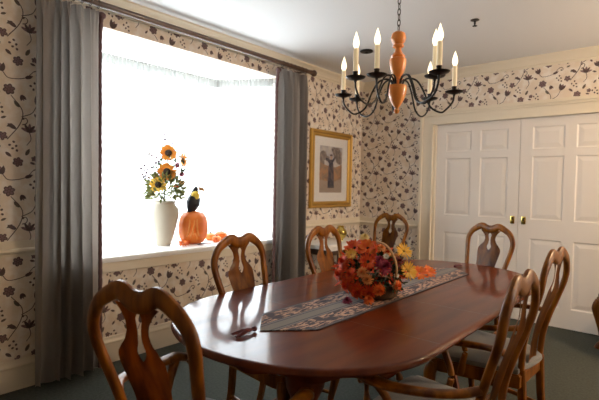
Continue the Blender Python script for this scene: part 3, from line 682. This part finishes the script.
FL = [
 ('chrysanthemum', 'mum', 'red', (1.875, 1.965, .952), .050, 'large orange red chrysanthemum at the upper left side of the basket bouquet'),
 ('chrysanthemum', 'mum', 'red', (1.868, 1.945, .890), .050, 'orange red chrysanthemum sticking out at the far left edge of the basket bouquet'),
 ('chrysanthemum', 'mum', 'red', (1.920, 1.938, .838), .048, 'orange red chrysanthemum low at the lower left of the basket bouquet'),
 ('chrysanthemum', 'mum', 'red', (1.975, 1.945, .815), .050, 'deep orange red chrysanthemum at the bottom of the bouquet over the runner'),
 ('chrysanthemum', 'mum', 'red', (2.030, 1.975, .812), .044, 'orange red chrysanthemum at the bottom right of the bouquet, beside the orange bud'),
 ('chrysanthemum', 'mum', 'red', (1.945, 1.928, .900), .040, 'smaller orange red chrysanthemum between peach and red blooms at the left front'),
 ('gerbera', 'daisy', 'red', (2.010, 1.985, .968), .050, 'red orange gerbera facing forward in the middle of the bouquet'),
 ('lily', 'lily', 'red', (1.865, 2.08, 1.012), .062, 'broad red orange lily on the upper left of the bouquet'),
 ('lily', 'lily', 'orange', (1.955, 2.07, 1.022), .060, 'wide orange lily at the top middle of the bouquet'),
 ('lily', 'lily', 'red', (1.835, 2.15, .985), .055, 'red orange lily spreading behind the left side of the bouquet'),
 ('daisy', 'daisy', 'yellow', (1.905, 1.985, .992), .036, 'yellow bloom among the red ones at the upper left of the bouquet'),
 ('carnation', 'mum', 'peach', (2.008, 1.935, .918), .032, 'small peach carnation at the left front of the bouquet'),
 ('carnation', 'mum', 'peach', (2.035, 1.945, .885), .030, 'small peach carnation just under the burgundy bloom'),
 ('carnation', 'mum', 'peach', (2.015, 2.108, 1.025), .034, 'peach carnation at the top right near the basket handle'),
 ('carnation', 'mum', 'peach', (2.050, 2.12, 1.005), .026, 'small peach carnation beside the white daisy under the handle'),
 ('chrysanthemum', 'mum', 'burgundy', (2.088, 2.018, .948), .046, 'large burgundy chrysanthemum at the right front of the bouquet'),
 ('chrysanthemum', 'mum', 'burgundy', (2.055, 2.020, .975), .034, 'burgundy chrysanthemum tucked above the larger burgundy one'),
 ('daisy', 'daisy', 'white', (2.075, 2.055, .996), .017, 'tiny white daisy above the burgundy bloom'),
 ('daisy', 'daisy', 'white', (2.135, 2.060, .903), .015, 'tiny white daisy low on the right by the yellow flower'),
 ('daisy', 'daisy', 'yellow', (2.080, 2.240, 1.005), .050, 'bright yellow daisy at the upper right behind the handle'),
 ('daisy', 'daisy', 'yellow', (2.140, 2.180, .912), .052, 'bright yellow daisy at the right edge of the bouquet'),
 ('carnation', 'mum', 'orange', (2.135, 2.075, .850), .030, 'golden orange bud at the lower right of the bouquet'),
 ('chrysanthemum', 'mum', 'orange', (2.085, 1.980, .832), .036, 'orange chrysanthemum at the lower middle of the bouquet'),
 ('stock_bloom', 'mum', 'cream', (1.900, 2.120, 1.075), .030, 'pale cream yellow bloom standing tallest above the bouquet'),
 ('chrysanthemum', 'mum', 'maroon', (2.105, 2.125, .965), .036, 'dark maroon chrysanthemum in shade under the right side of the handle'),
 ('chrysanthemum', 'mum', 'maroon', (1.975, 2.01, .985), .032, 'dark maroon chrysanthemum behind the red gerbera'),
 ('chrysanthemum', 'mum', 'red', (1.85, 2.03, .965), .040, 'orange red chrysanthemum on the left flank of the bouquet'),
 ('chrysanthemum', 'mum', 'orange', (1.93, 2.24, 1.0), .042, 'orange chrysanthemum on the window side of the bouquet'),
 ('chrysanthemum', 'mum', 'red', (1.86, 2.22, .90), .045, 'orange red chrysanthemum at the back left of the bouquet'),
 ('chrysanthemum', 'mum', 'burgundy', (2.03, 2.27, .93), .042, 'burgundy chrysanthemum at the back of the bouquet'),
]
for nm, kind, c, p, r, lab in FL:
    n_ = Vector(p) - BC; n_.z += .02
    if kind in ('daisy', 'lily'): n_ = n_.normalized() * .6 + Vector((.35, -.75, .35))
    if nm == 'stock_bloom': n_ = Vector((.3, -.5, .8))
    flower(nm, kind, c, p, n_, r, lab, GB, disc='disc_y' if kind == 'daisy' and c != 'red' else 'disc' if kind in ('daisy', 'lily') else None)
# silk blooms lying on the runner
flower('silk_leaf', 'lily', 'orange', (1.94, 2.73, .795), (.3, -.5, .8), .060, 'orange silk bloom lying on the runner to the right of the bouquet', 'loose silk blooms on the table', disc=None)
flower('silk_leaf', 'lily', 'orange', (1.955, 2.84, .792), (.5, -.3, .7), .050, 'second orange silk bloom on the runner, farther toward the doors', 'loose silk blooms on the table', disc=None)
flower('silk_leaf', 'mum', 'orange', (2.05, 1.935, .785), (.3, -.6, .8), .030, 'orange bloom fallen in front of the bouquet on the runner', 'loose silk blooms on the table', disc=None)
flower('silk_leaf', 'mum', 'burgundy', (1.965, 1.87, .775), (.1, -.3, .9), .030, 'burgundy bloom lying flat on the runner left of the fallen orange one', 'loose silk blooms on the table', disc=None)
# basket and greenery
t = thing('flower_basket', 'low dark wicker basket with an arched handle holding the autumn bouquet', 'basket', (1.985, 2.11, .7648))
wv = lambda a, z: 1 + .02 * math.sin(a * 22 + (1 if int(z * 120) % 2 else 0) * PI)
wick = mat('dark_wicker', (.10, .055, .025), .75, bump=(120, .5)); tanw = mat('tan_wicker_handle', (.42, .24, .10), .7, bump=(120, .5))
bm = NB(); lathe(bm, [(0, .001), (.10, .001), (.115, .012), (.120, .03), (.126, .05), (.132, .07), (.136, .080), (.128, .080), (.12, .06), (.10, .02), (0, .018)], 44, mod=wv); obj('wicker_bowl', bm, wick, t)
bm = NB(); sweep(bm, [(-.125, .0, .07), (-.115, .0, .18), (-.05, 0, .272), (.03, -.01, .292), (.10, -.03, .262), (.150, -.05, .18), (.135, -.05, .07)], .006, .009, ref=(0, 1, 0), seg=8, n=5)
obj('handle', bm, tanw, t)
def foliage(label, name, c, rad, n, seed, mt, leafl=.045, hemi=True, cat='leaves', group=None, zmin=-.6):
    rnd = random.Random(seed); bm = NB()
    for _ in range(n):
        th = rnd.uniform(0, 2 * PI); zz = rnd.uniform(zmin, 1); rr = math.sqrt(max(0, 1 - zz * zz)); k = rnd.uniform(.55, 1)
        q = Vector((rad[0] * rr * math.cos(th) * k, rad[1] * rr * math.sin(th) * k, rad[2] * zz * k)); d = Vector((rr * math.cos(th), rr * math.sin(th), zz)) + Vector([rnd.uniform(-.6, .6) for _ in range(3)]); d.normalize()
        s = d.cross(Vector([rnd.uniform(-1, 1) for _ in range(3)])); s.normalize(); l = leafl * rnd.uniform(.6, 1.2); u = s.cross(d)
        a, b, c2, d2, e = q, q + d * l * .35 + s * l * .22 + u * l * .04, q + d * l, q + d * l * .35 - s * l * .22 + u * l * .04, q + d * l * .5
        V = [bm.verts.new(v) for v in (a, b, c2, d2, e)]
        bm.faces.new((V[0], V[1], V[4])); bm.faces.new((V[1], V[2], V[4])); bm.faces.new((V[2], V[3], V[4])); bm.faces.new((V[3], V[0], V[4]))
    o = obj(name, bm, mt, None, False, c); tag(o, label, cat, group, 'stuff'); return o
foliage('dark green leaves filling the gaps of the basket bouquet', 'bouquet_leaves', (1.975, 2.11, .87), (.15, .15, .12), 420, 5, M['leaf'], .05, zmin=-.35)

foliage('red and orange silk leaves tucked between the blooms of the basket bouquet', 'autumn_leaves', (1.955, 2.10, .885), (.185, .185, .15), 300, 8, C_['red'], .040, zmin=-.45)
# ------------------------------------------------------------------ window sill: vase, sunflowers, pumpkin, bird
t = thing('vase', 'tall cream ceramic vase of sunflowers standing on the window sill', 'vase', (-.30, 2.255, SZ))
bm = NB(); lathe(bm, [(0, .0), (.055, .0), (.064, .012), (.084, .08), (.110, .17), (.127, .25), (.132, .29), (.126, .33), (.102, .360), (.094, .375), (.098, .392), (.106, .400), (.098, .400), (.068, .38), (.07, .34), (0, .32)], 32); obj('vase_body', bm, M['ceramic'], t)
GS = 'flowers in the vase on the window sill'
view = Vector((.8, -.55, .12))
for p, n_, r, c, lab in (((-.27, 2.275, 1.625), view, .078, 'sun', 'topmost orange sunflower in the window sill vase'), ((-.27, 2.425, 1.570), Vector((.15, .9, .1)), .072, 'sun', 'orange sunflower turned sideways at the right of the vase'),
                         ((-.23, 2.235, 1.455), view, .084, 'sun', 'golden orange sunflower in the middle of the vase bunch'), ((-.22, 2.145, 1.338), view + Vector((0, 0, .2)), .076, 'yellow', 'yellow sunflower lowest on the left side of the vase bunch')):
    f_ = flower('sunflower', 'sun', c, p, n_, r, lab, GS, disc='disc')
    bm = NB(); P0 = Vector(p) - n_.normalized() * .03; P1 = Vector((-.30, 2.255, SZ + .37))
    pts = [P0, P0.lerp(P1, .4) + Vector((-.02, 0, -.02)), P1]; inv = (Matrix.Translation(f_.location) @ f_.rotation_quaternion.to_matrix().to_4x4() @ Matrix.Scale(r / .05, 4)).inverted()
    sweep(bm, [inv @ q for q in pts], .0045 / (r / .05), seg=6); obj('long_stem', bm, M['stem'], f_)
foliage('green and olive leaves spreading from the rim of the window sill vase', 'vase_greenery', (-.27, 2.24, SZ + .49), (.15, .17, .16), 520, 9, M['leaf_olive'], .055, zmin=-.5, group=GS)
foliage('dark leaf sprigs reaching up between the sunflowers', 'vase_sprigs', (-.30, 2.31, SZ + .66), (.13, .15, .18), 130, 12, M['leaf'], .045, zmin=-.6, group=GS)
SM = [('burgundy', (-.26, 2.16, 1.40)), ('burgundy', (-.26, 2.36, 1.52)), ('peach', (-.26, 2.41, 1.36)), ('orange', (-.24, 2.34, 1.33)), ('burgundy', (-.28, 2.42, 1.44)), ('cream', (-.26, 2.42, 1.27))]
LS = ['small burgundy bloom left of the middle sunflower', 'small burgundy bloom right of the middle sunflower', 'small peach bloom right of the vase bunch', 'small orange bloom above the vase rim', 'small burgundy bloom below the sideways sunflower', 'small cream bloom low at the right of the vase bunch']
for (c, p), l in zip(SM, LS): flower('small_bloom', 'mum', c, p, view, .028, l, GS)
rnd = random.Random(21)
for k, (dy, dz, lab) in enumerate(((-.27, .72, 'thin dark berry twig reaching far out to the left of the vase'), (-.18, .84, 'thin berry twig rising left of the topmost sunflower'), (.03, 1.06, 'tallest thin berry twig above the topmost sunflower'), (.11, 1.02, 'thin berry twig leaning right above the sunflowers'), (-.22, .62, 'short dark berry twig low at the left of the vase'))):
    t = thing('berry_twig', lab, 'twig', (-.30, 2.255, SZ + .34), 0, GS); e = Vector((rnd.uniform(-.03, .03), dy, dz - .34))
    bm = NB(); mid = e * .5 + Vector((0, -dy * .15, .06)); P = catmull([(0, 0, 0), mid, e], 6); sweep(bm, P, [.003, .0015], n=1, seg=5); obj('twig_stem', bm, M['twig'], t)
    bm = NB()
    for q in range(13):
        a = P[int(len(P) * (.45 + .55 * q / 13)) - 1]; d = Vector([rnd.uniform(-.035, .035) for _ in range(3)]); ball(bm, a + d, rnd.uniform(.008, .014), 6, 4); sweep(bm, [a, a + d], .001, n=1, seg=4)
    obj('berries', bm, M['berry'], t)['kind'] = 'stuff'

t = thing('pumpkin', 'large orange ceramic pumpkin with pale carved tree roots on the sill', 'pumpkin', (-.25, 2.535, SZ))
bm = NB(); rib = lambda a, z: 1 + .035 * abs(math.cos(a * 5)) - .02
lathe(bm, [(0, .004), (.06, .0), (.095, .015), (.125, .06), (.138, .12), (.138, .18), (.125, .24), (.095, .285), (.05, .302), (0, .298)], 60, mod=rib); obj('pumpkin_body', bm, M['pumpkin'], t)
bm = NB(); vd = Vector((3.5, -2.55, 0)).normalized(); sd = Vector((-vd.y, vd.x, 0))
def onp(u, z): 
    r = .139 * math.sqrt(max(.02, 1 - ((z - .15) / .16) ** 2)) if abs(z - .15) < .158 else .03
    u = max(-r * .9, min(r * .9, u)); return vd * (math.sqrt(r * r - u * u) + .002) + sd * u + Vector((0, 0, z))
for us in ([(.0, .27), (.012, .2), (.0, .13), (.01, .06)], [(-.028, .27), (-.03, .2), (-.035, .14), (-.05, .07)], [(.03, .27), (.035, .2), (.04, .13), (.06, .06)], [(0, .12), (-.02, .08), (-.012, .04)], [(.02, .11), (.035, .07), (.03, .035)], [(-.04, .10), (-.07, .06), (-.075, .04)]):
    sweep(bm, [onp(u, z) for u, z in us], [.009, .008, .010, .006], seg=6)
obj('carved_roots', bm, M['pumpkin_pale'], t)
bm = NB(); sweep(bm, [(0, 0, .295), (.004, .004, .315)], [.018, .013], n=1, seg=8); obj('stalk', bm, M['pumpkin_pale'], t)

t = thing('bird_figurine', 'black bird figurine with a yellow chest perched on the big pumpkin', 'bird', (-.25, 2.540, SZ + .315), 0); t.scale = (1.3,) * 3
# body: one continuous skinned form, head turned to the right of the photo
bm = NB(); f_ = sd * 1.0
sweep(bm, [sd * -.020 + Vector((0, 0, -.035)), sd * -.014 + Vector((0, 0, .01)), sd * -.006 + Vector((0, 0, .045)), sd * .002 + Vector((0, 0, .085)), sd * .004 + Vector((0, 0, .112)), sd * .010 + Vector((0, 0, .135)), sd * .022 + Vector((0, 0, .150)), sd * .030 + Vector((0, 0, .148))],
      [.012, .042, .056, .048, .030, .025, .025, .016], [.010, .038, .052, .044, .028, .024, .023, .014], ref=tuple(sd), seg=14); obj('body', bm, M['feather'], t)
for s in (-1, 1):
    bm = NB(); o_ = vd * s * .046
    sweep(bm, [o_ + Vector((0, 0, .095)) + sd * -.005, o_ * 1.15 + Vector((0, 0, .05)) + sd * -.018, o_ * .9 + Vector((0, 0, -.01)) + sd * -.030, o_ * .5 + Vector((0, 0, -.045)) + sd * -.036], [.020, .026, .018, .006], [.009, .010, .008, .004], ref=tuple(vd), seg=8); obj('wing', bm, M['feather'], t)
bm = NB(); sweep(bm, [sd * .034 + Vector((0, 0, .150)), sd * .058 + Vector((0, 0, .148)), sd * .074 + Vector((0, 0, .132))], [.018, .014, .004], seg=8); obj('beak', bm, M['beak'], t)
bm = NB(); ball(bm, vd * .026 + sd * .010 + Vector((0, 0, .100)), .030, sc=(1, 1, 1.15)); obj('chest_patch', bm, M['chest'], t)
bm = NB(); ball(bm, vd * .022 + sd * .028 + Vector((0, 0, .155)), .0045); obj('eye', bm, M['chest'], t)
bm = NB()
for s in (-1, 1): sweep(bm, [vd * s * .012 + Vector((0, 0, .01)), vd * s * .013 + Vector((0, 0, -.012))], .003, n=1, seg=5)
obj('legs', bm, M['beak'], t)

PSP = [(-.27, 2.885, .062, 'pumpkin', 'small orange pumpkin at the right end of the sill group'), (-.33, 2.80, .05, 'pumpkin_pale', 'small pale peach pumpkin behind the little orange ones'), (-.19, 2.765, .042, 'pumpkin_pale', 'tiny pale orange pumpkin touching the foot of the big pumpkin')]
for x, y, r, c, lab in PSP:
    t = thing('small_pumpkin', lab, 'pumpkin', (x, y, SZ), 0, 'small pumpkins on the window sill')
    bm = NB(); lathe(bm, [(0, .003), (r * .5, 0), (r * .9, r * .25), (r, r * .7), (r * .85, r * 1.15), (r * .4, r * 1.4), (0, r * 1.32)], 40, mod=lambda a, z: 1 + .07 * abs(math.cos(a * 4)) - .03); obj('pumpkin_body', bm, M[c], t)
    bm = NB(); sweep(bm, [(0, 0, r * 1.3), (.004, 0, r * 1.65)], [.007, .005], n=1, seg=6); obj('stalk', bm, M['twig'], t)
for x, y, r, n_, lab in ((-.13, 2.34, .050, (.3, -.2, .9), 'orange silk leaf cluster lying on the sill in front of the vase'), (-.20, 2.42, .042, (.5, -.3, .8), 'orange silk leaf cluster between the vase and the big pumpkin'), (-.14, 2.72, .036, (.4, -.3, .9), 'orange silk leaf cluster under the small pumpkins')):
    flower('silk_leaf', 'lily', 'orange', (x, y, SZ + .022), n_, r, lab, 'silk leaves on the window sill')
bm = NB(); sweep(bm, [(0, -.07, .006), (0, 0, .012), (0, .075, .005)], [.012, .03, .008], [.003, .004, .002], seg=10); o = obj('dark_feather', bm, M['twig'], None, True, (-.09, 2.545, SZ + .002)); tag(o, 'flat dark feather lying on the sill edge before the big pumpkin', 'feather')

# ------------------------------------------------------------------ chandelier
CX, CY, CZ = 2.022, 2.222, 1.90
t = thing('chandelier', 'orange turned wood chandelier with black iron arms and lit candle bulbs', 'chandelier', (CX, CY, 2.69))
Z = lambda z: z - 2.69
bm = NB(); lathe(bm, [(0, Z(1.758)), (.010, Z(1.762)), (.017, Z(1.775)), (.010, Z(1.788)), (.012, Z(1.795)), (.020, Z(1.803)), (.036, Z(1.83)), (.049, Z(1.865)), (.053, Z(1.895)), (.051, Z(1.912)), (.020, Z(1.918)), (.019, Z(1.940)), (.030, Z(1.945)), (.030, Z(1.952)), (.018, Z(1.957)), (.026, Z(1.968)), (.040, Z(2.00)), (.046, Z(2.03)), (.046, Z(2.055)), (.036, Z(2.062)), (.040, Z(2.072)), (.028, Z(2.085)), (.018, Z(2.10)), (.017, Z(2.115)), (.030, Z(2.122)), (.032, Z(2.130)), (.024, Z(2.136)), (.036, Z(2.150)), (.042, Z(2.170)), (.036, Z(2.194)), (.016, Z(2.208)), (0, Z(2.211))], 32)
obj('turned_column', bm, M['orange_wood'], t)
bm = NB(); z = 2.207; k = 0
while z < 2.66:
    P = []
    for q in range(13):
        a = 2 * PI * q / 12; x, zz = .0085 * math.cos(a), .019 * math.sin(a); P.append((x if k % 2 else 0, 0 if k % 2 else x, Z(z + .017 + zz)))
    sweep(bm, P, .0024, ref=(0, 1, 0) if k % 2 else (1, 0, 0), n=1, seg=6); z += .0295; k += 1
obj('chain', bm, M['chain'], t)
bm = NB(); lathe(bm, [(0, Z(2.655)), (.012, Z(2.655)), (.03, Z(2.665)), (.055, Z(2.680)), (.058, Z(2.690)), (0, Z(2.690))], 24); obj('ceiling_canopy', bm, M['iron'], t)
cups = [(1.690, 2.183, 1.888), (1.685, 2.335, 1.888), (1.985, 1.868, 1.888), (2.095, 1.886, 1.888), (2.311, 2.060, 1.886), (2.352, 2.015, 1.890), (2.050, 2.570, 1.888), (2.245, 2.462, 1.888), (1.835, 2.505, 1.925)]
for (x, y, z) in cups:
    dx, dy = x - CX, y - CY; r = math.hypot(dx, dy); dx /= r; dy /= r; zc = Z(z)
    bm = NB(); pr_ = [(.030, Z(1.905)), (.034, Z(1.935)), (.06, Z(1.955)), (.11, Z(1.945)), (.15, Z(1.89)), (.19, zc - .082), (.25, zc - .112), (r - .045, zc - .095), (r - .008, zc - .052), (r, zc - .012)]
    sweep(bm, [(dx * a, dy * a, b) for a, b in pr_], .0052, seg=8, n=4); a_ = obj('arm', bm, M['iron'], t)
    bm = NB(); lathe(bm, [(0, -.020), (.006, -.018), (.008, -.010), (.025, -.005), (.045, .002), (.050, .008), (.046, .009), (.024, .004), (.012, .004), (.0145, .012), (.0125, .026), (.0145, .034), (0, .034)], 22, (dx * r, dy * r, zc)); obj('drip_cup', bm, M['iron'], a_)
    bm = NB(); lathe(bm, [(0, .033), (.0125, .033), (.0125, .145), (.010, .148), (0, .148)], 16, (dx * r, dy * r, zc)); obj('candle', bm, M['candle'], a_)
    bm = NB(); lathe(bm, [(0, .147), (.008, .148), (.0145, .165), (.0155, .178), (.011, .198), (.0045, .218), (0, .232)], 14, (dx * r, dy * r, zc)); obj('flame_bulb', bm, M['flame'], a_)

# ------------------------------------------------------------------ ceiling fittings
t = thing('ceiling_sprinkler', 'small dark sprinkler head on the ceiling right of the chandelier', 'sprinkler', (1.933, 3.60, H))
bm = NB(); lathe(bm, [(0, 0), (.032, 0), (.034, -.004), (.02, -.010), (0, -.010)], 20); obj('escutcheon', bm, M['chain'], t)
bm = NB(); lathe(bm, [(0, -.008), (.008, -.01), (.007, -.035), (.004, -.045), (.018, -.047), (.018, -.05), (0, -.05)], 14); obj('sprinkler_head', bm, M['iron'], t)
t = thing('ceiling_fixture', 'round dark disc on the ceiling seen between the left candles', 'ceiling fixture', (.822, 3.774, H))
bm = NB(); lathe(bm, [(0, 0), (.060, 0), (.064, -.006), (.058, -.014), (.03, -.018), (0, -.018)], 26); obj('disc_plate', bm, M['iron'], t)
bm = NB(); lathe(bm, [(0, -.017), (.016, -.018), (.014, -.028), (0, -.03)], 14); obj('hub', bm, M['iron'], t)

# ------------------------------------------------------------------ corner side table
t = thing('side_table', 'small dark table under a white cloth in front of the picture', 'table', (.24, 4.10, 0))
bm = NB(); box(bm, -.20, -.36, .70, .20, .36, .735, bev=.004); obj('tabletop', bm, M['rod'], t)
for sx in (-1, 1):
    for sy in (-1, 1):
        bm = NB(); sweep(bm, [(sx * .17, sy * .33, .70), (sx * .17, sy * .33, .35), (sx * .17, sy * .33, .004)], [.02, .017, .013], n=1, seg=8, power=3); obj('leg', bm, M['rod'], t)
bm = NB(); box(bm, -.18, -.34, .62, .18, .34, .70); obj('apron', bm, M['rod'], t, False)
def cloth():
    bm = NB(); nx, ny = 24, 40; G = []
    for i in range(nx + 1):
        row = []
        for j in range(ny + 1):
            x = -.27 + .54 * i / nx; y = -.42 + .84 * j / ny; ex, ey = max(0, abs(x) - .205), max(0, abs(y) - .365); h = max(ex, ey)
            xx = math.copysign(min(abs(x), .206 + .01 * (ex > 0)), x); yy = math.copysign(min(abs(y), .366 + .01 * (ey > 0)), y)
            row.append(bm.verts.new((xx + (.006 * math.sin(y * 40) * (ex > 0)), yy + (.006 * math.sin(x * 40) * (ey > 0)), .7375 - h)))
        G.append(row)
    for A, B in zip(G, G[1:]):
        for j in range(ny): bm.faces.new((A[j], A[j + 1], B[j + 1], B[j]))
    return bm
o = obj('table_cloth', cloth(), mat('white_linen', (.80, .79, .77), .85), None, True, (.24, 4.10, 0.004)); tag(o, 'white cloth over the small corner table', 'tablecloth')
t = thing('brass_vessel', 'round gold coloured vessel on the white cloth below the picture', 'vessel', (.26, 4.20, .7425))
bm = NB(); lathe(bm, [(0, 0), (.03, 0), (.028, .012), (.055, .04), (.072, .075), (.066, .11), (.038, .135), (.032, .15), (.042, .165), (.036, .165), (.026, .15), (0, .14)], 24); obj('vessel_body', bm, M['brass'], t)
